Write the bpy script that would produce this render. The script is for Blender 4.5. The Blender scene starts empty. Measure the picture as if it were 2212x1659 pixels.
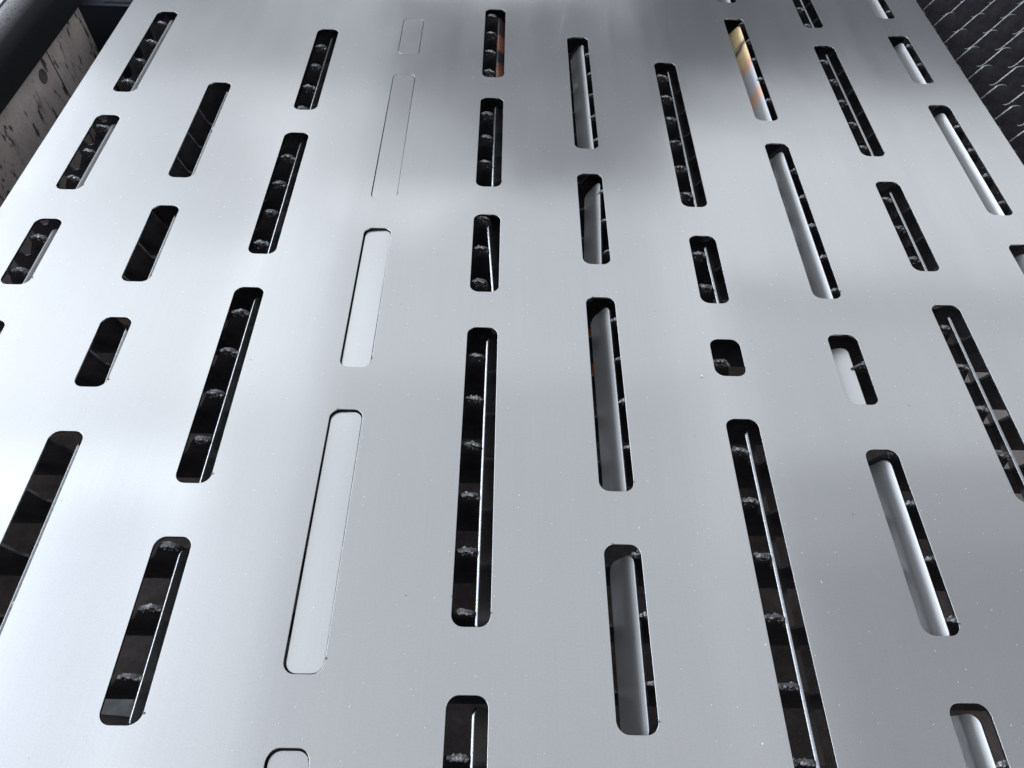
import bpy, bmesh, math, random
from mathutils import Matrix, Vector, noise

random.seed(7)
scn = bpy.context.scene
COL = scn.collection

# ------------------------------------------------------------------ camera
H = 0.45136                                   # camera height above the sheet (m)
PITCH, YAW, ROLL = math.radians(54.246), math.radians(-1.775), math.radians(2.691)
fwd = Vector((0, math.cos(PITCH), -math.sin(PITCH)))
up = Vector((0, math.sin(PITCH), math.cos(PITCH)))
rt = Vector((1, 0, 0))
Rz = Matrix.Rotation(YAW, 3, 'Z')
fwd, up, rt = Rz @ fwd, Rz @ up, Rz @ rt
c, s = math.cos(ROLL), math.sin(ROLL)
rt, up = c * rt + s * up, -s * rt + c * up
cam = bpy.data.cameras.new('camera')
cam.sensor_width = 36.0
cam.lens = 36.0 * 1534 / 2212
cam.clip_start, cam.clip_end = 0.01, 60
camo = bpy.data.objects.new('camera', cam)
M = Matrix((rt, up, -fwd)).transposed().to_4x4()
M.translation = Vector((0, 0, H))
camo.matrix_world = M
COL.objects.link(camo)
scn.camera = camo

# ------------------------------------------------------------------ world and lamps
world = bpy.data.worlds.new('World')
scn.world = world
world.use_nodes = True
bg = world.node_tree.nodes['Background']
bg.inputs['Color'].default_value = (0.66, 0.78, 1.0, 1)
bg.inputs['Strength'].default_value = 0.085


def area_lamp(name, loc, target, sx, sy, radiance, color):
    l = bpy.data.lights.new(name, 'AREA')
    l.shape = 'RECTANGLE'
    l.size, l.size_y = sx, sy
    l.energy = radiance * math.pi * sx * sy
    l.color = color
    o = bpy.data.objects.new(name, l)
    o.location = loc
    d = Vector(target) - Vector(loc)
    o.rotation_euler = d.to_track_quat('-Z', 'Y').to_euler()
    COL.objects.link(o)
    return o


COOL = (0.92, 0.96, 1.0)
# workshop window low on the left; added overhead panels shaped for the metal's sheen
area_lamp('window_lamp', (-3.2, 1.2, 1.15), (0.3, 0.8, 0.1), 6.0, 1.4, 8.0, (0.84, 0.91, 1.0))
area_lamp('added_fill_right', (3.4, -1.2, 2.7), (-0.5, 0.8, -0.05), 3.2, 1.5, 3.0, (1.0, 0.96, 0.94))  # added fill outside the view, brightens the left side panel
CZ = 2.5
area_lamp('sheen_panel_left_near', (-3.2, 0.2, CZ), (-3.2, 0.2, 0), 3.4, 3.6, 0.26, (0.84, 0.91, 1.0))
area_lamp('sheen_panel_left_edge', (-3.6, 0.2, CZ - 0.1), (-3.6, 0.2, 0), 3.6, 2.6, 0.55, (0.82, 0.90, 1.0))
area_lamp('sheen_panel_left_corner', (-3.2, 0.1, CZ - 0.05), (-3.2, 0.1, 0), 3.8, 3.2, 0.62, (0.82, 0.90, 1.0))
area_lamp('sheen_panel_left_wide', (-2.6, 0.9, CZ + 0.05), (-2.6, 0.9, 0), 3.4, 4.6, 0.44, (0.88, 0.94, 1.0))
area_lamp('sheen_panel_left', (-3.0, 3.3, CZ + 0.1), (-3.0, 3.3, 0), 3.2, 3.6, 0.56, COOL)
area_lamp('sheen_panel_left_far', (-2.8, 4.6, CZ + 0.15), (-2.8, 4.6, 0), 3.6, 5.0, 0.38, COOL)
area_lamp('sheen_panel_middle', (-0.12, 1.1, CZ), (-0.12, 1.1, 0), 2.7, 5.2, 0.73, COOL)
area_lamp('sheen_panel_middle_far', (-0.2, 3.7, CZ + 0.05), (-0.2, 3.7, 0), 2.6, 3.0, 0.22, COOL)
sk = area_lamp('sheen_panel_skewed', (-0.85, 4.0, CZ + 0.02), (-0.85, 4.0, 0), 1.6, 1.0, 0.40, COOL)
sk.rotation_euler = (0, 0, math.radians(-39))
area_lamp('sheen_panel_right', (2.95, 3.85, CZ), (2.95, 3.85, 0), 3.5, 1.7, 0.58, COOL)
area_lamp('sheen_panel_right_wide', (3.0, 3.2, CZ + 0.05), (3.0, 3.2, 0), 3.7, 3.0, 0.34, COOL)
area_lamp('sheen_panel_right_long', (2.9, 3.0, CZ + 0.1), (2.9, 3.0, 0), 3.7, 3.5, 0.13, COOL)
area_lamp('sheen_panel_right_full', (2.8, 2.5, CZ + 0.15), (2.8, 2.5, 0), 3.7, 4.6, 0.13, COOL)
area_lamp('sheen_panel_near', (2.4, 0.6, CZ), (2.4, 0.6, 0), 2.7, 4.2, 0.24, COOL)
area_lamp('sheen_panel_far', (-0.5, 7.1, CZ), (-0.5, 7.1, 0), 3.4, 1.3, 2.6, COOL)

vs = scn.view_settings
vs.view_transform = 'Standard'
vs.look = 'None'
vs.exposure = 0.0
vs.gamma = 1.0
vs.use_curve_mapping = False

# ------------------------------------------------------------------ helpers


def mesh_obj(name, mesh, mat=None, parent=None):
    if mat is not None and not mesh.materials:
        mesh.materials.append(mat)
        if any(p.material_index for p in mesh.polygons):
            mesh.materials.append(M_cut)
    o = bpy.data.objects.new(name, mesh)
    COL.objects.link(o)
    if parent is not None:
        o.parent = parent
    return o


def tag(o, label=None, cat=None, group=None, kind=None):
    for k, v in (('label', label), ('category', cat), ('group', group), ('kind', kind)):
        if v:
            o[k] = v
    return o


def bm_mesh(bm, name):
    me = bpy.data.meshes.new(name)
    bm.normal_update()
    bm.to_mesh(me)
    bm.free()
    return me


def add_box(bm, x0, x1, y0, y1, z0, z1):
    vs_ = [bm.verts.new(p) for p in ((x0, y0, z0), (x1, y0, z0), (x1, y1, z0), (x0, y1, z0),
                                     (x0, y0, z1), (x1, y0, z1), (x1, y1, z1), (x0, y1, z1))]
    for f in ((3, 2, 1, 0), (4, 5, 6, 7), (0, 1, 5, 4), (1, 2, 6, 5), (2, 3, 7, 6), (3, 0, 4, 7)):
        bm.faces.new([vs_[i] for i in f])


def extrude_profile(bm, prof, y0, y1):
    """closed profile of (x, z) swept along y"""
    a = [bm.verts.new((x, y0, z)) for x, z in prof]
    b = [bm.verts.new((x, y1, z)) for x, z in prof]
    n = len(prof)
    for i in range(n):
        j = (i + 1) % n
        bm.faces.new((a[i], a[j], b[j], b[i]))
    bm.faces.new(list(reversed(a)))
    bm.faces.new(b)
    bmesh.ops.recalc_face_normals(bm, faces=bm.faces)


def rrect(x0, x1, y0, y1, r, n=9):
    pts = []
    for cx, cy, a0 in ((x1 - r, y1 - r, 0), (x0 + r, y1 - r, 90), (x0 + r, y0 + r, 180), (x1 - r, y0 + r, 270)):
        for i in range(n):
            a = math.radians(a0 + 90 * i / (n - 1))
            pts.append((cx + r * math.cos(a), cy + r * math.sin(a)))
    return pts


def plate_mesh(name, outlines, thick, bevel):
    """flat plate with holes: filled 2D curve, bevelled rims, top face at z = 0"""
    cu = bpy.data.curves.new(name, 'CURVE')
    cu.dimensions = '2D'
    cu.fill_mode = 'BOTH'
    cu.extrude = thick / 2 - bevel
    cu.bevel_depth = bevel
    cu.bevel_resolution = 1
    cu.offset = -bevel
    for pts in outlines:
        sp = cu.splines.new('POLY')
        sp.points.add(len(pts) - 1)
        for p, (x, y) in zip(sp.points, pts):
            p.co = (x, y, 0, 1)
        sp.use_cyclic_u = True
    tmp = bpy.data.objects.new(name + '_tmp', cu)
    COL.objects.link(tmp)
    dg = bpy.context.evaluated_depsgraph_get()
    me = bpy.data.meshes.new_from_object(tmp.evaluated_get(dg))
    bpy.data.objects.remove(tmp)
    bpy.data.curves.remove(cu)
    me.materials.clear()
    for p in me.polygons:
        p.material_index = 1 if abs(p.normal.z) < 0.3 else 0
    me.transform(Matrix.Translation((0, 0, -thick / 2)))
    me.name = name
    return me


# ------------------------------------------------------------------ materials


class NT:
    def __init__(self, name):
        self.m = bpy.data.materials.new(name)
        self.m.use_nodes = True
        self.t = self.m.node_tree
        self.t.nodes.clear()
        self.out = self.t.nodes.new('ShaderNodeOutputMaterial')

    def n(self, typ, **kw):
        nd = self.t.nodes.new(typ)
        for k, v in kw.items():
            if k.startswith('i_'):
                nd.inputs[k[2:].replace('_', ' ')].default_value = v
            else:
                setattr(nd, k, v)
        return nd

    def l(self, a, b):
        self.t.links.new(a, b)

    def noise(self, vec, scale, detail=3, rough=0.5):
        nd = self.n('ShaderNodeTexNoise')
        nd.inputs['Scale'].default_value = scale
        nd.inputs['Detail'].default_value = detail
        nd.inputs['Roughness'].default_value = rough
        self.l(vec, nd.inputs['Vector'])
        return nd

    def mapr(self, val, a, b, c_, d):
        nd = self.n('ShaderNodeMapRange')
        self.l(val, nd.inputs[0])
        for i, v in enumerate((a, b, c_, d)):
            nd.inputs[i + 1].default_value = v
        return nd.outputs[0]

    def mixc(self, fac, a, b, blend='MIX'):
        nd = self.n('ShaderNodeMix', data_type='RGBA', blend_type=blend)
        if hasattr(fac, 'is_linked'):
            self.l(fac, nd.inputs[0])
        else:
            nd.inputs[0].default_value = fac
        for sock, v in ((nd.inputs[6], a), (nd.inputs[7], b)):
            if hasattr(v, 'is_linked'):
                self.l(v, sock)
            else:
                sock.default_value = (*v, 1)
        return nd.outputs[2]

    def math(self, op, a, b=0.0):
        nd = self.n('ShaderNodeMath', operation=op)
        for sock, v in ((nd.inputs[0], a), (nd.inputs[1], b)):
            if hasattr(v, 'is_linked'):
                self.l(v, sock)
            else:
                sock.default_value = v
        return nd.outputs[0]

    def scaled(self, vec, sc):
        nd = self.n('ShaderNodeMapping')
        nd.inputs['Scale'].default_value = sc
        self.l(vec, nd.inputs['Vector'])
        return nd.outputs[0]


def sheet_steel(name, dust=True, tone=0.60, lobes=((0.10, 0.125), (0.30, 0.34), (0.48, 0.52)), mix=(0.32, 0.12)):
    """cold rolled sheet: satin metal, rolling streaks, dust specks"""
    k = NT(name)
    tc = k.n('ShaderNodeTexCoord').outputs['Object']
    big = k.noise(tc, 5.0, 3).outputs['Fac']
    streak = k.noise(k.scaled(tc, (45, 0.7, 1)), 1.0, 2).outputs['Fac']
    smear = k.noise(k.scaled(tc, (9, 4, 1)), 1.0, 5, 0.65).outputs['Fac']
    grain = k.noise(tc, 900.0, 2, 0.6).outputs['Fac']
    a = (tone * 0.995, tone, tone * 1.012)
    col = k.mixc(k.mapr(big, 0.3, 0.7, 0, 1), (a[0] * 0.96, a[1] * 0.965, a[2] * 0.96), (a[0] * 1.03, a[1] * 1.03, a[2] * 1.035))
    col = k.mixc(k.mapr(streak, 0.35, 0.75, 0, 0.11), col, (tone * 0.86, tone * 0.87, tone * 0.88))
    col = k.mixc(k.mapr(grain, 0.3, 0.7, 0, 0.30), col, (tone * 0.70, tone * 0.71, tone * 0.73))
    fine = k.noise(k.scaled(tc, (700, 6, 1)), 1.0, 2).outputs['Fac']
    col = k.mixc(k.mapr(fine, 0.35, 0.7, 0, 0.10), col, (tone * 0.72, tone * 0.72, tone * 0.73))
    scr = 0.0
    for rot_, sc_, th_ in ((0.10, (420, 5, 1), 0.70), (-0.5, (300, 9, 1), 0.735), (1.15, (260, 12, 1), 0.75)):
        rm = k.n('ShaderNodeMapping')
        rm.inputs['Rotation'].default_value = (0, 0, rot_)
        k.l(tc, rm.inputs['Vector'])
        nz_ = k.noise(k.scaled(rm.outputs[0], sc_), 1.0, 1).outputs['Fac']
        m_ = k.mapr(nz_, th_, th_ + 0.05, 0, 1)
        scr = m_ if scr == 0.0 else k.math('MAXIMUM', scr, m_)
    col = k.mixc(k.math('MULTIPLY', scr, 0.035), col, (0.85, 0.86, 0.88))
    metal = None
    if dust:
        vor = k.n('ShaderNodeTexVoronoi', feature='F1', voronoi_dimensions='2D')
        vor.inputs['Scale'].default_value = 130
        k.l(k.scaled(tc, (1.0, 0.8, 1)), vor.inputs['Vector'])
        sep = k.n('ShaderNodeSeparateColor')
        k.l(vor.outputs['Color'], sep.inputs[0])
        size = k.mapr(sep.outputs[0], 0.80, 1.0, 0.0, 0.05)
        speck = k.math('LESS_THAN', vor.outputs['Distance'], size)
        vd = k.n('ShaderNodeTexVoronoi', feature='F1', voronoi_dimensions='2D')
        vd.inputs['Scale'].default_value = 32
        k.l(tc, vd.inputs['Vector'])
        sd = k.n('ShaderNodeSeparateColor')
        k.l(vd.outputs['Color'], sd.inputs[0])
        dsize = k.mapr(sd.outputs[1], 0.85, 1.0, 0.0, 0.018)
        dark = k.math('LESS_THAN', vd.outputs['Distance'], dsize)
        col = k.mixc(k.math('MULTIPLY', speck, 0.07), col, (0.85, 0.86, 0.88))
        col = k.mixc(k.math('MULTIPLY', dark, 0.85), col, (0.03, 0.03, 0.035))
        metal = k.math('SUBTRACT', 1.0, k.math('MULTIPLY', k.math('MAXIMUM', speck, dark), 0.9))
    # relief: satin grain plus the slight waviness of thin sheet
    wav = k.noise(tc, 2.6, 1).outputs['Fac']
    b1 = k.n('ShaderNodeBump')
    b1.inputs['Strength'].default_value = 0.5
    b1.inputs['Distance'].default_value = 0.012
    k.l(wav, b1.inputs['Height'])
    b2 = k.n('ShaderNodeBump')
    b2.inputs['Strength'].default_value = 0.13
    b2.inputs['Distance'].default_value = 0.0002
    k.l(grain, b2.inputs['Height'])
    k.l(b1.outputs[0], b2.inputs['Normal'])
    sh = []
    for r0, r1 in lobes:
        p = k.n('ShaderNodeBsdfPrincipled')
        k.l(col, p.inputs['Base Color'])
        p.inputs['Metallic'].default_value = 1.0
        if metal is not None:
            k.l(metal, p.inputs['Metallic'])
        k.l(k.math('ADD', k.mapr(streak, 0.3, 0.7, r0, r1), k.math('ADD', k.mapr(smear, 0.4, 0.75, 0, 0.05), k.math('MULTIPLY', scr, 0.035))), p.inputs['Roughness'])
        k.l(b2.outputs[0], p.inputs['Normal'])
        sh.append(p)
    acc = sh[0].outputs[0]
    for f_, p in zip(mix, sh[1:]):
        mx = k.n('ShaderNodeMixShader')
        mx.inputs[0].default_value = f_
        k.l(acc, mx.inputs[1])
        k.l(p.outputs[0], mx.inputs[2])
        acc = mx.outputs[0]
    k.l(acc, k.out.inputs[0])
    return k.m


def simple(name, col_a, col_b, scale, rough, metallic=0.0, bump=0.0, bscale=300, detail=5, lo=0.35, hi=0.65):
    k = NT(name)
    tc = k.n('ShaderNodeTexCoord').outputs['Object']
    nz = k.noise(tc, scale, detail, 0.6).outputs['Fac']
    col = k.mixc(k.mapr(nz, lo, hi, 0, 1), col_a, col_b)
    p = k.n('ShaderNodeBsdfPrincipled')
    k.l(col, p.inputs['Base Color'])
    p.inputs['Metallic'].default_value = metallic
    n2 = k.noise(tc, bscale, 4, 0.6).outputs['Fac']
    k.l(k.mapr(n2, 0.3, 0.7, rough - 0.08, rough + 0.08), p.inputs['Roughness'])
    if bump:
        b = k.n('ShaderNodeBump')
        b.inputs['Strength'].default_value = 0.6
        b.inputs['Distance'].default_value = bump
        k.l(n2, b.inputs['Height'])
        k.l(b.outputs[0], p.inputs['Normal'])
    k.l(p.outputs[0], k.out.inputs[0])
    return k.m


M_sheet = sheet_steel('sheet_steel')
M_slug_lit = sheet_steel('slug_steel_lit', dust=False, tone=0.74, lobes=((0.30, 0.34), (0.48, 0.54)), mix=(0.75,))  # brighter copy of the steel, light on the faces put into its tone
M_cut = simple('laser_cut_edge', (0.26, 0.27, 0.29), (0.40, 0.41, 0.43), 800, 0.18, 1.0, 0.0001, 2500)
M_slug_gloss_shaded = sheet_steel('slug_steel_gloss_shaded', dust=False, tone=0.55, lobes=((0.18, 0.22), (0.38, 0.42)), mix=(0.25,))  # glossier, darker copy, shade on the faces put into its tone
M_slat = simple('slat_steel', (0.060, 0.060, 0.072), (0.12, 0.118, 0.13), 60, 0.5, 0.35, 0.0006, 500)
M_edge = simple('slat_cut_edge', (0.16, 0.16, 0.17), (0.40, 0.40, 0.41), 300, 0.42, 0.8, 0.0003, 900)
M_slag = simple('slag_metal', (0.10, 0.10, 0.105), (0.42, 0.42, 0.43), 500, 0.38, 0.7, 0.0008, 900)
M_rail = simple('black_rail_paint', (0.010, 0.011, 0.014), (0.016, 0.017, 0.020), 40, 0.42, 0.0, 0.0003, 700)
M_dark = simple('dark_frame_paint', (0.008, 0.012, 0.024), (0.012, 0.016, 0.03), 30, 0.5, 0.0, 0.0003, 300)
M_flange = simple('grey_flange', (0.25, 0.26, 0.28), (0.4, 0.41, 0.43), 60, 0.45, 0.4, 0.0003, 300)
M_orange = simple('orange_paint', (0.45, 0.10, 0.03), (0.58, 0.17, 0.06), 40, 0.55, 0.0, 0.0004, 300)


def stained_wall():
    k = NT('stained_panel')
    tc = k.n('ShaderNodeTexCoord').outputs['Object']
    base = k.noise(tc, 14, 6, 0.65).outputs['Fac']
    col = k.mixc(k.mapr(base, 0.3, 0.7, 0, 1), (0.44, 0.395, 0.38), (0.68, 0.625, 0.605))
    drip = k.noise(k.scaled(tc, (1, 60, 22)), 1.0, 6, 0.7).outputs['Fac']
    col = k.mixc(k.mapr(drip, 0.57, 0.72, 0, 0.8), col, (0.06, 0.045, 0.04))
    spot = k.noise(k.scaled(tc, (1, 75, 38)), 1.0, 4, 0.6).outputs['Fac']
    col = k.mixc(k.mapr(spot, 0.60, 0.66, 0, 0.9), col, (0.02, 0.017, 0.017))
    fine = k.noise(tc, 260, 4, 0.7).outputs['Fac']
    col = k.mixc(k.mapr(fine, 0.3, 0.7, 0, 0.25), col, (0.12, 0.10, 0.10))
    p = k.n('ShaderNodeBsdfPrincipled')
    k.l(col, p.inputs['Base Color'])
    p.inputs['Roughness'].default_value = 0.6
    b = k.n('ShaderNodeBump')
    b.inputs['Distance'].default_value = 0.0006
    k.l(base, b.inputs['Height'])
    k.l(b.outputs[0], p.inputs['Normal'])
    k.l(p.outputs[0], k.out.inputs[0])
    return k.m


def dusty_rail():
    k = NT('dusty_black_rail')
    g = k.n('ShaderNodeNewGeometry')
    tc = k.n('ShaderNodeTexCoord').outputs['Object']
    nz = k.noise(tc, 420, 4, 0.7).outputs['Fac']
    sx = k.n('ShaderNodeSeparateXYZ')
    k.l(g.outputs['Normal'], sx.inputs[0])
    # dust settles where the surface faces up
    upf = k.mapr(sx.outputs[2], 0.60, 0.95, 0, 0.5)
    f = k.math('MULTIPLY', upf, k.mapr(nz, 0.36, 0.5, 0.0, 0.9))
    col = k.mixc(f, (0.008, 0.009, 0.012), (0.36, 0.36, 0.37))
    p = k.n('ShaderNodeBsdfPrincipled')
    k.l(col, p.inputs['Base Color'])
    p.inputs['Roughness'].default_value = 0.68
    b = k.n('ShaderNodeBump')
    b.inputs['Distance'].default_value = 0.0005
    k.l(nz, b.inputs['Height'])
    k.l(b.outputs[0], p.inputs['Normal'])
    k.l(p.outputs[0], k.out.inputs[0])
    return k.m


def floor_mat():
    k = NT('littered_floor')
    tc = k.n('ShaderNodeTexCoord').outputs['Object']
    base = k.noise(tc, 9, 6, 0.65).outputs['Fac']
    col = k.mixc(k.mapr(base, 0.35, 0.65, 0, 1), (0.07, 0.058, 0.058), (0.33, 0.28, 0.275))
    fine = k.noise(tc, 120, 5, 0.7).outputs['Fac']
    col = k.mixc(k.mapr(fine, 0.35, 0.65, 0, 0.5), col, (0.10, 0.085, 0.08))
    p = k.n('ShaderNodeBsdfPrincipled')
    k.l(col, p.inputs['Base Color'])
    p.inputs['Roughness'].default_value = 0.6
    b = k.n('ShaderNodeBump')
    b.inputs['Distance'].default_value = 0.002
    k.l(fine, b.inputs['Height'])
    k.l(b.outputs[0], p.inputs['Normal'])
    k.l(p.outputs[0], k.out.inputs[0])
    return k.m


M_wall = stained_wall()
M_dusty = dusty_rail()
M_floor = floor_mat()

# ------------------------------------------------------------------ setting: floor below the bed
FZ = -0.30
bm = bmesh.new()
add_box(bm, -2.5, 2.5, -2.0, 4.0, FZ - 0.05, FZ)
tag(mesh_obj('floor', bm_mesh(bm, 'floor'), M_floor), kind='structure')

# ------------------------------------------------------------------ the sheet
X0, PX, SW, RAD = -0.4146, 0.1, 0.0250, 0.0076
SLOTS = {  # column: (far y, near y) in metres
    'A': [(0.8755, 0.7039), (0.6613, 0.5415), (0.5003, 0.4178), (0.378, 0.225)],
    'B': [(0.7270, 0.5635), (0.5225, 0.4245), (0.3840, 0.3137), (0.2737, 0.070)],
    'C': [(0.8460, 0.6805), (0.6400, 0.4617), (0.4211, 0.2333), (0.1930, 0.0774)],
    'D': [(0.8772, 0.7955), (0.7545, 0.5393), (0.4990, 0.3380), (0.2979, 0.1068), (0.0668, -0.060)],
    'E': [(0.9062, 0.7533), (0.7127, 0.5620), (0.5215, 0.4223), (0.3821, 0.1364), (0.0961, -0.060)],
    'F': [(0.8455, 0.6265), (0.5861, 0.4592), (0.4191, 0.2331), (0.1931, 0.0758)],
    'G': [(0.7946, 0.5400), (0.4996, 0.4153), (0.3752, 0.3374), (0.2966, -0.060)],
    'H': [(1.030, 0.9420), (0.9016, 0.6847), (0.6445, 0.4240), (0.3832, 0.3124), (0.2720, 0.1355), (0.0956, -0.060)],
    'I': [(1.020, 0.8849), (0.8430, 0.6271), (0.5862, 0.4606), (0.4197, 0.2300)],
    'J': [(1.030, 0.9137), (0.8725, 0.7657), (0.7240, 0.5396), (0.4990, 0.335)],
}
TH = 0.002
outl = [rrect(-0.4655, 0.5395, -0.40, 1.30, 0.001, 2)]
for i, k_ in enumerate('ABCDEFGHIJ'):
    xc = X0 + PX * i
    for (yf, yn) in SLOTS[k_]:
        outl.append(rrect(xc - SW / 2, xc + SW / 2, yn, yf, RAD))
sheet_me = plate_mesh('steel_sheet', outl, TH, 0.00016)
sheet = mesh_obj('steel_sheet', sheet_me, M_sheet)
tag(sheet, 'large satin grey steel sheet cut with columns of long rounded slots', 'metal sheet')

# ------------------------------------------------------------------ toothed slats
TIP0, TP, SLY0, SLP = -0.020, 0.040, 0.2723, 0.0417
ZT = -0.0023                                   # tooth tips just touch the sheet
SL_X0, SL_X1, SL_H, SL_T = -0.457, 0.93, 0.0625, 0.0020
PROF = [(-5.0, -1.6), (-2.5, -0.25), (0, 0.0), (3.0, -0.1), (5.6, -1.0), (7.2, -3.2), (8.4, -7.0), (12.2, -20.5),
        (13.6, -23.6), (16.0, -25.2), (19.0, -25.2), (21.6, -24.0), (24.0, -21.0)]


def slat_mesh(seed):
    rnd = random.Random(seed)
    pts = []
    k0 = math.floor((SL_X0 - TIP0) / TP)
    k1 = math.ceil((SL_X1 - TIP0) / TP)
    for k_ in range(k0, k1 + 1):
        tx = TIP0 + TP * k_
        burn = rnd.uniform(0, 1.3) if tx < 0.56 else rnd.uniform(0, 0.3)
        for j, (dx, dz) in enumerate(PROF):
            x = tx + dx / 1000
            if x <= SL_X0 + 0.0005 or x >= SL_X1 - 0.0005:
                continue
            z = ZT + dz / 1000
            if j < 6:
                z -= burn / 1000 * (1 + 0.4 * rnd.uniform(-1, 1)) * (0.3 if dz > -0.5 and burn < 0.4 else 1)
            pts.append((x + rnd.uniform(-0.2, 0.2) / 1000, z))
    zb = ZT - SL_H
    prof = [(SL_X0, pts[0][1])] + pts + [(SL_X1, pts[-1][1])]
    bm = bmesh.new()
    y0, y1 = -SL_T / 2, SL_T / 2
    rows = []
    for x, z in prof:
        rows.append((bm.verts.new((x, y0, z)), bm.verts.new((x, y1, z)), bm.verts.new((x, y0, zb)), bm.verts.new((x, y1, zb))))
    for a, b in zip(rows, rows[1:]):
        bm.faces.new((a[2], b[2], b[0], a[0]))
        bm.faces.new((a[1], b[1], b[3], a[3]))
        dzx = (b[0].co.z - a[0].co.z) / max(1e-6, b[0].co.x - a[0].co.x)
        bm.faces.new((a[0], b[0], b[1], a[1])).material_index = 1 if a[0].co.x > 0.52 and dzx > -0.9 else 0
        bm.faces.new((a[3], b[3], b[2], a[2]))
    a = rows[0]
    bm.faces.new((a[0], a[1], a[3], a[2]))
    a = rows[-1]
    bm.faces.new((a[2], a[3], a[1], a[0]))
    return bm_mesh(bm, 'support_slat')


tmpb = bmesh.new()
bmesh.ops.create_icosphere(tmpb, subdivisions=1, radius=1.0)
ICO_V = [v.co.copy() for v in tmpb.verts]
ICO_F = [[v.index for v in f.verts] for f in tmpb.faces]
tmpb.free()


def crust_mesh(seed):
    """beads of spatter frozen on every tooth tip and down its faces"""
    rnd = random.Random(100 + seed)
    V, F = [], []
    k0 = math.ceil((SL_X0 + 0.012 - TIP0) / TP)
    k1 = math.floor((0.54 - TIP0) / TP)
    for k_ in range(k0, k1 + 1):
        tx = TIP0 + TP * k_
        hw = rnd.uniform(2.8, 6.8)
        n = int(rnd.uniform(5, 9) * hw)
        for j in range(n):
            u = rnd.uniform(-hw, hw + 2.5)
            top = -0.3 - 0.05 * (u - rnd.uniform(-1, 0.5)) ** 2 * (1.0 if u < 0 else 1.5)
            down = 0.0 if j < 14 else rnd.random() ** 1.6 * 7.0
            r = (rnd.uniform(0.8, 1.5) if down < 1.0 else rnd.uniform(0.35, 0.85))
            cx = tx + u / 1000
            cz = ZT + (top - down - r * 0.55) / 1000
            side = rnd.choice((-1, -1, -1, 1))
            cy = side * rnd.uniform(0.2, 1.4) / 1000 if down < 1 else side * rnd.uniform(0.9, 1.7) / 1000
            sd = Vector((rnd.uniform(0, 99), rnd.uniform(0, 99), rnd.uniform(0, 99)))
            o = len(V)
            for v in ICO_V:
                d = 1 + 0.55 * noise.noise(v * 1.3 + sd)
                p = v * (r * d / 1000)
                V.append((cx + p.x * 1.25, cy + p.y, min(cz + p.z * 0.85, ZT + 0.0001)))
            F += [[o + i for i in f] for f in ICO_F]
    me = bpy.data.meshes.new('slag_crust')
    me.from_pydata(V, [], F)
    for p in me.polygons:
        p.use_smooth = False
    return me


NV = 6
slat_var = [slat_mesh(i) for i in range(NV)]
crust_var = [crust_mesh(i) for i in range(NV)]
for m_ in slat_var:
    m_.materials.append(M_slat)
    m_.materials.append(M_edge)
for m_ in crust_var:
    m_.materials.append(M_slag)


def ordinal(n):
    return {1: 'first', 2: 'second', 3: 'third', 4: 'fourth', 5: 'fifth', 6: 'sixth', 7: 'seventh', 8: 'eighth',
            9: 'ninth', 10: 'tenth'}.get(n, '%d%s' % (n, {1: 'st', 2: 'nd', 3: 'rd'}.get(n % 10 if n not in (11, 12, 13) else 0, 'th')))


for cnt, k_ in enumerate(range(21, -8, -1)):
    o = mesh_obj('support_slat', slat_var[k_ % NV])
    o.location = (0, SLY0 + SLP * k_, 0)
    tag(o, 'saw-toothed dark steel slat under the sheet, %s counted from the far end' % ordinal(cnt + 1), 'slat',
        'toothed slats carrying the sheet')
    tag(mesh_obj('slag_crust', crust_var[(k_ * 5 + 2) % NV], parent=o), kind='stuff')

# ------------------------------------------------------------------ cut-out slugs
SGW = SW - 0.0006                               # kerf lost to the cut


def slug_mesh(length, w=SGW):
    return plate_mesh('cut_slug', [rrect(-w / 2, w / 2, -length / 2, length / 2, RAD - 0.0003)], TH, 0.0002)




def painted_reflection(name, length, stops, rough, metallic):
    """steel with warm reflections painted in bands across the piece; stops run from the near to the far end"""
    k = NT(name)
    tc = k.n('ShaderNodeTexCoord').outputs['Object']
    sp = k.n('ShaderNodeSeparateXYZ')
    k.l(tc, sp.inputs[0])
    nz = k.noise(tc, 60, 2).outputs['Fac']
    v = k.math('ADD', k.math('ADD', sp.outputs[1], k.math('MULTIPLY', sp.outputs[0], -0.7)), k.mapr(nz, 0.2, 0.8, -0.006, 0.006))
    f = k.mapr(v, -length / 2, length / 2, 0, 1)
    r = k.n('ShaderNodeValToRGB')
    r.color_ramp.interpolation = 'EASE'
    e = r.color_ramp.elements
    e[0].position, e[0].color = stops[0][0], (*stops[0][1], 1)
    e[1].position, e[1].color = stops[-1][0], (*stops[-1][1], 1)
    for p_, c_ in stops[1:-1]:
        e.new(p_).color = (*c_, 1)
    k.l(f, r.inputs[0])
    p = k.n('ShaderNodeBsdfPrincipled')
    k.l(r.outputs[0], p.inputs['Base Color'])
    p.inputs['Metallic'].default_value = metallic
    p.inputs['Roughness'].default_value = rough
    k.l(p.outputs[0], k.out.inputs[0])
    return k.m


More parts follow.
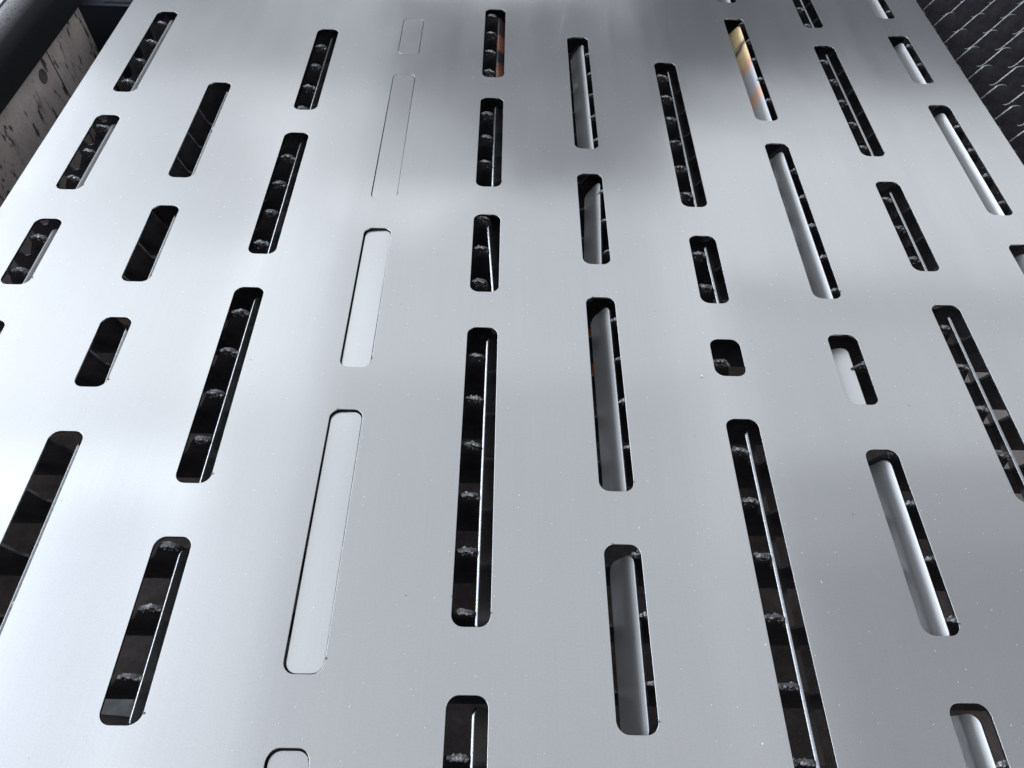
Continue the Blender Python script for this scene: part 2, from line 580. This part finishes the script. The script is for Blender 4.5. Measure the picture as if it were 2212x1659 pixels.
GREY_, STRAW_, PEACH_, BROWN_, COPPER_ = (0.68, 0.69, 0.72), (1.0, 0.78, 0.44), (0.92, 0.56, 0.40), (0.16, 0.12, 0.12), (0.75, 0.33, 0.22)
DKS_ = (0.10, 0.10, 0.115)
REFL_PAINT = {('H', 1): painted_reflection('painted_yellow_reflection', 0.2163, ((0.0, GREY_), (0.20, GREY_), (0.30, PEACH_), (0.38, GREY_), (0.50, GREY_), (0.58, PEACH_),  # warm reflections on two slugs, put into their base colour
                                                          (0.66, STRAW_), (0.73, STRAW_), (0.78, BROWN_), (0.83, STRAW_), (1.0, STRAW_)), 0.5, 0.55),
          ('E', 0): painted_reflection('painted_copper_reflection', 0.1523, ((0.0, DKS_), (0.12, DKS_), (0.17, COPPER_), (0.32, (0.5, 0.2, 0.14)), (0.36, DKS_), (0.50, DKS_),
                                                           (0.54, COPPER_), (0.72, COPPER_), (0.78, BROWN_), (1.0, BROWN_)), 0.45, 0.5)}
WORD = {'A': 'leftmost', 'B': 'second', 'C': 'third', 'D': 'fourth', 'E': 'fifth', 'F': 'sixth', 'G': 'seventh',
        'H': 'eighth', 'I': 'ninth', 'J': 'tenth'}
# per-slug overrides: yaw in degrees, slide along the slot (m)
OVR = {('E', 0): dict(lean=36, dx=0.002), ('E', 2): dict(yaw=4.6, dx=0.0005), ('F', 1): dict(yaw=-3.2, dx=0.0), ('G', 1): dict(yaw=1.0), ('B', 2): dict(yaw=1.6),
       ('F', 3): dict(yaw=-0.4), ('H', 3): dict(lean=66, foot=0.012, dz=0.004), ('H', 1): dict(lean=36)}
FLAT = {0: (0.0, 0, 0, 0), 1: (-0.0006, 0.35, 0.0, 0.0), 2: (-0.0026, 0.25, -2.6, -0.25), 3: (-0.0024, 0.0, -2.2, 0.10), 4: (-0.0034, 0, -1.0, 0)}
for i, k_ in enumerate('ABCDEFGHIJ'):
    xc = X0 + PX * i
    tip = TIP0 + TP * math.floor((xc + 0.005 - TIP0) / TP + 0.2)
    for r_, (yf, yn) in enumerate(SLOTS[k_]):
        if (k_, r_) == ('G', 2):
            continue                            # this slug fell through
        ln = yf - yn - 0.0006
        yc = (yf + yn) / 2
        kf = 0.0 if k_ != 'D' else (0.0004 if r_ < 2 else 0.0010)
        o = mesh_obj('cut_slug', slug_mesh(ln - kf, SGW - kf), M_sheet if k_ == 'D' else REFL_PAINT.get((k_, r_), M_slug_gloss_shaded if k_ in 'CEGI' else M_slug_lit))
        row = ('top', 'second', 'third', 'fourth', 'fifth', 'sixth')[r_]
        colw = 'leftmost column' if k_ == 'A' else ('rightmost column' if k_ == 'J' else '%s column from left' % WORD[k_])
        ov = OVR.get((k_, r_), {})
        if k_ == 'D':
            dz, tx_, ty_, yw = FLAT[r_]
            o.location = (xc, yc, dz)
            o.rotation_euler = (math.radians(tx_), math.radians(ty_), math.radians(yw))
            st = 'still flush' if r_ < 2 else 'lying sunk flat'
            lab = 'slug %s in %s slot down the %s' % (st, row, colw)
        else:
            if k_ in 'ACEGI':                   # foot in the valley, leaning left on the tooth
                ang = math.radians(ov.get('lean', 34 if k_ == 'A' else 31))
                foot = Vector((tip + 0.0205, 0, ZT - 0.0245))
                d = Vector((-math.sin(ang), 0, math.cos(ang)))
                nrm = Vector((math.cos(ang), 0, math.sin(ang)))
            else:                               # lying on the ramp of a tooth, leaning right
                ang = math.radians(ov.get('lean', 33))
                foot = Vector((tip + ov.get('foot', 0.0212), 0, ZT - 0.0240))
                d = Vector((math.sin(ang), 0, math.cos(ang)))
                nrm = Vector((-math.cos(ang), 0, math.sin(ang)))
            ctr = foot + d * (SGW / 2) + nrm * (TH / 2)
            ctr.x += ov.get('dx', 0.0)
            ctr.z += ov.get('dz', 0.0)
            ydir = Vector((0, 1, 0))
            xdir = ydir.cross(nrm)
            R3 = Matrix((xdir, ydir, nrm)).transposed()
            yaw = math.radians(ov.get('yaw', random.uniform(-0.25, 0.25)))
            R3 = Matrix.Rotation(yaw, 3, 'Z') @ R3
            mw = R3.to_4x4()
            mw.translation = Vector((ctr.x, yc - 0.0035, ctr.z)) + (R3 @ Vector((0, 0, TH / 2)))
            o.matrix_world = mw
            st = 'on edge leaning left' if k_ in 'ACEGI' else 'on edge leaning right'
            lab = 'slug %s in %s slot down the %s' % (st, row, colw)
        if (k_, r_) in REFL_PAINT:
            lab = lab.replace('slug', 'yellow-tinted slug' if k_ == 'H' else 'copper-tinted slug', 1)  # the yellow and copper tints are warm reflections painted into the base colour
        tag(o, lab, 'steel slug', 'slugs cut out of the sheet')

# ------------------------------------------------------------------ left: wall panel, rail, end plate
WX = -0.553
bm = bmesh.new()
add_box(bm, WX - 0.006, WX, -0.6, 0.925, FZ, -0.0195)
panel = mesh_obj('side_panel', bm_mesh(bm, 'side_panel'), M_wall)
tag(panel, 'pale stained upright side panel below the black rail, left of the sheet', 'panel')
bm = bmesh.new()  # flat disc for a round hole, its inner shade put into the colour
n = 28
ring = []
for rr, xx in ((0.0082, WX + 0.0008), (0.0068, WX + 0.0010), (0.0066, WX + 0.0003)):
    ring.append([bm.verts.new((xx, 0.790 + rr * math.cos(2 * math.pi * i / n), -0.0375 + rr * math.sin(2 * math.pi * i / n))) for i in range(n)])
for a, b in zip(ring, ring[1:]):
    for i in range(n):
        bm.faces.new((a[i], a[(i + 1) % n], b[(i + 1) % n], b[i]))
bm.faces.new(ring[-1])
bmesh.ops.recalc_face_normals(bm, faces=bm.faces)
mesh_obj('hole_disc', bm_mesh(bm, 'hole_disc'), simple('hole_shade_grey', (0.08, 0.07, 0.07), (0.13, 0.115, 0.11), 200, 0.6), panel)
for (yy, w, zt, zb) in ((0.797 + 0.022, 0.0010, -0.0195, -0.16), (0.62, 0.0006, -0.0195, -0.2)):
    bm = bmesh.new()
    add_box(bm, WX - 0.001, WX + 0.0007, yy - w / 2, yy + w / 2, zb, zt)
    mesh_obj('seam', bm_mesh(bm, 'seam'), M_rail, panel)

bm = bmesh.new()
R_ = 0.020
rz = 0.030
prof = [(WX + 0.004, -0.020), (WX + 0.004, rz - R_)]
for i in range(1, 21):
    a = math.radians(180 * i / 20)
    prof.append((WX + 0.004 - R_ + R_ * math.cos(a), rz - R_ + R_ * math.sin(a)))
prof += [(WX + 0.004 - 2 * R_, -0.020)]
extrude_profile(bm, prof, -0.6, 1.6)
me = bm_mesh(bm, 'machine_rail')
for p in me.polygons:
    p.use_smooth = abs(p.normal.x) > 0.05 and abs(p.normal.z) > 0.05
rail = mesh_obj('machine_rail', me, M_dusty)
tag(rail, 'black rounded machine rail with a dusty top, top left corner', 'rail')
bm = bmesh.new()
add_box(bm, WX - 0.110, WX - 0.060, -0.6, 1.6, -0.02, 0.006)
strip = mesh_obj('guide_strip', bm_mesh(bm, 'guide_strip'), M_flange)
tag(strip, 'bright metal guide strip behind the black rail, extreme top left corner', 'strip')
bm = bmesh.new()
add_box(bm, WX - 0.006, -0.40, 0.9252, 0.945, FZ, -0.0205)
plate = mesh_obj('end_plate', bm_mesh(bm, 'end_plate'), M_dark)
tag(plate, 'dark upright end plate between the stained panel and the sheet', 'plate')
bm = bmesh.new()
add_box(bm, WX + 0.03, -0.40, 0.9355, 1.10, -0.0203, -0.016)
mesh_obj('flange', bm_mesh(bm, 'flange'), M_flange, plate)

# ------------------------------------------------------------------ things under the bed
bm = bmesh.new()
add_box(bm, -0.03, 0.03, -0.16, 0.20, -0.02, 0.02)
ob = mesh_obj('orange_bar', bm_mesh(bm, 'orange_bar'), M_orange)
ob.location = (0.135, 0.60, FZ + 0.0205)
ob.rotation_euler = (0, 0, math.radians(-28))
tag(ob, 'orange painted bar lying on the floor under the slats', 'bar')

bm = bmesh.new()  # pale plate added for the lit patch of floor below the slats
add_box(bm, -0.15, 0.17, -0.20, 0.16, 0.0, 0.004)
pp = mesh_obj('lit_floor_plate', bm_mesh(bm, 'lit_floor_plate'), simple('lit_floor_pale', (0.50, 0.44, 0.43), (0.72, 0.66, 0.65), 18, 0.5, 0.0, 0.0004, 200))
pp.location = (0.66, 0.42, FZ + 0.001)
pp.rotation_euler = (0, 0, 0.1)
tag(pp, 'pale pinkish plate standing in for lit floor under the slats at the right', 'plate')

# a slug that already dropped to the floor
o = mesh_obj('cut_slug', slug_mesh(0.10), M_flange)
o.location = (-0.36, 0.149, FZ + 0.003)
o.rotation_euler = (0, 0, math.radians(86))
tag(o, 'fallen slug flat on the floor, seen through the near slot of the third column', 'steel slug', 'slugs cut out of the sheet')

# ------------------------------------------------------------------ small details on the sheet
M_dust = simple('white_dust', (0.55, 0.56, 0.58), (0.85, 0.86, 0.88), 200, 0.7)
M_soot = simple('burr_soot', (0.05, 0.045, 0.045), (0.25, 0.22, 0.20), 900, 0.5, 0.5, 0.0002, 2000)


def on_metal(x, y, m=0.001):
    if not (-0.464 < x < 0.538):
        return False
    for i, k_ in enumerate('ABCDEFGHIJ'):
        if abs(x - (X0 + PX * i)) < SW / 2 + m:
            return not any(yn - m < y < yf + m for yf, yn in SLOTS[k_])
    return True


rnd = random.Random(3)
V, F = [], []
cnt = 0
while cnt < 200:
    x, y = rnd.uniform(-0.46, 0.53), 0.05 + 0.92 * rnd.random() ** 1.25
    if rnd.random() > 0.12 + 0.9 * (x + 0.46) * (1.3 - y) or not on_metal(x, y):
        continue
    cnt += 1
    a = rnd.uniform(0, math.pi)
    ln_, w_ = rnd.choice((0.00022, 0.0003, 0.0004, 0.0009)), rnd.uniform(0.00010, 0.00018)
    if rnd.random() < 0.04:
        ln_, w_ = 0.0007, 0.0004
    ca, sa = math.cos(a), math.sin(a)
    o_ = len(V)
    for px_, py_, pz_ in ((-ln_, -w_, 0), (ln_, -w_ * 0.6, 0), (ln_ * 0.8, w_, 0), (-ln_ * 0.7, w_ * 0.8, 0), (0.1 * ln_, 0, w_ * 1.2)):
        V.append((x + px_ * ca - py_ * sa, y + px_ * sa + py_ * ca, 0.00002 + pz_))
    F += [(o_, o_ + 1, o_ + 4), (o_ + 1, o_ + 2, o_ + 4), (o_ + 2, o_ + 3, o_ + 4), (o_ + 3, o_, o_ + 4)]
me = bpy.data.meshes.new('metal_dust')
me.from_pydata(V, [], F)
tag(mesh_obj('metal_dust', me, M_dust), 'fine pale metal dust and slivers scattered over the sheet', 'dust', kind='stuff')


def lump(name, loc, r, mat, seed, parent=None, flat=0.6):
    sd = Vector((seed * 3.1, seed * 1.7, 5.3))
    me = bpy.data.meshes.new(name)
    me.from_pydata([tuple(Vector((v.x, v.y, v.z * flat)) * r * (1 + 0.6 * noise.noise(v * 1.5 + sd))) for v in ICO_V], [], ICO_F)
    o = mesh_obj(name, me, mat, parent)
    o.location = loc
    return o


# burrs where the cut of a slot started and ended
for i, k_ in enumerate('ABCDEFGHIJ'):
    xc = X0 + PX * i
    for r_, (yf, yn) in enumerate(SLOTS[k_]):
        if rnd.random() < 0.6 and yn > 0.0:
            lump('burr', (xc + SW / 2 + 0.0004, yn + RAD + rnd.uniform(-0.001, 0.002), 0.0002), rnd.uniform(0.0005, 0.0010), M_soot, i * 7 + r_, sheet, 0.5)
        if rnd.random() < 0.35 and yf < 0.95:
            lump('burr', (xc - SW / 2 + RAD - 0.003 * rnd.random(), yf + 0.0002, 0.0001), rnd.uniform(0.0004, 0.0007), M_soot, i * 9 + r_ + 50, sheet, 0.5)
cb = lump('metal_crumb', (0.1615, 0.3365, 0.0006), 0.0014, M_dust, 4)
tag(cb, 'small white crumb on the sheet left of the shortest slot', 'crumb')

# thin double scribe line left at the far edge where a slot was started
for dx_ in (-0.0005, 0.0006):
    bm = bmesh.new()
    vv = [bm.verts.new(p) for p in ((0.1957 + dx_, 0.841, 0), (0.1961 + dx_, 0.841, 0), (0.2161 + dx_, 1.05, 0), (0.2157 + dx_, 1.05, 0))]
    bm.faces.new(vv)
    sl = mesh_obj('scribe_line', bm_mesh(bm, 'scribe_line'), M_soot, sheet)
    sl.location.z = 0.00006
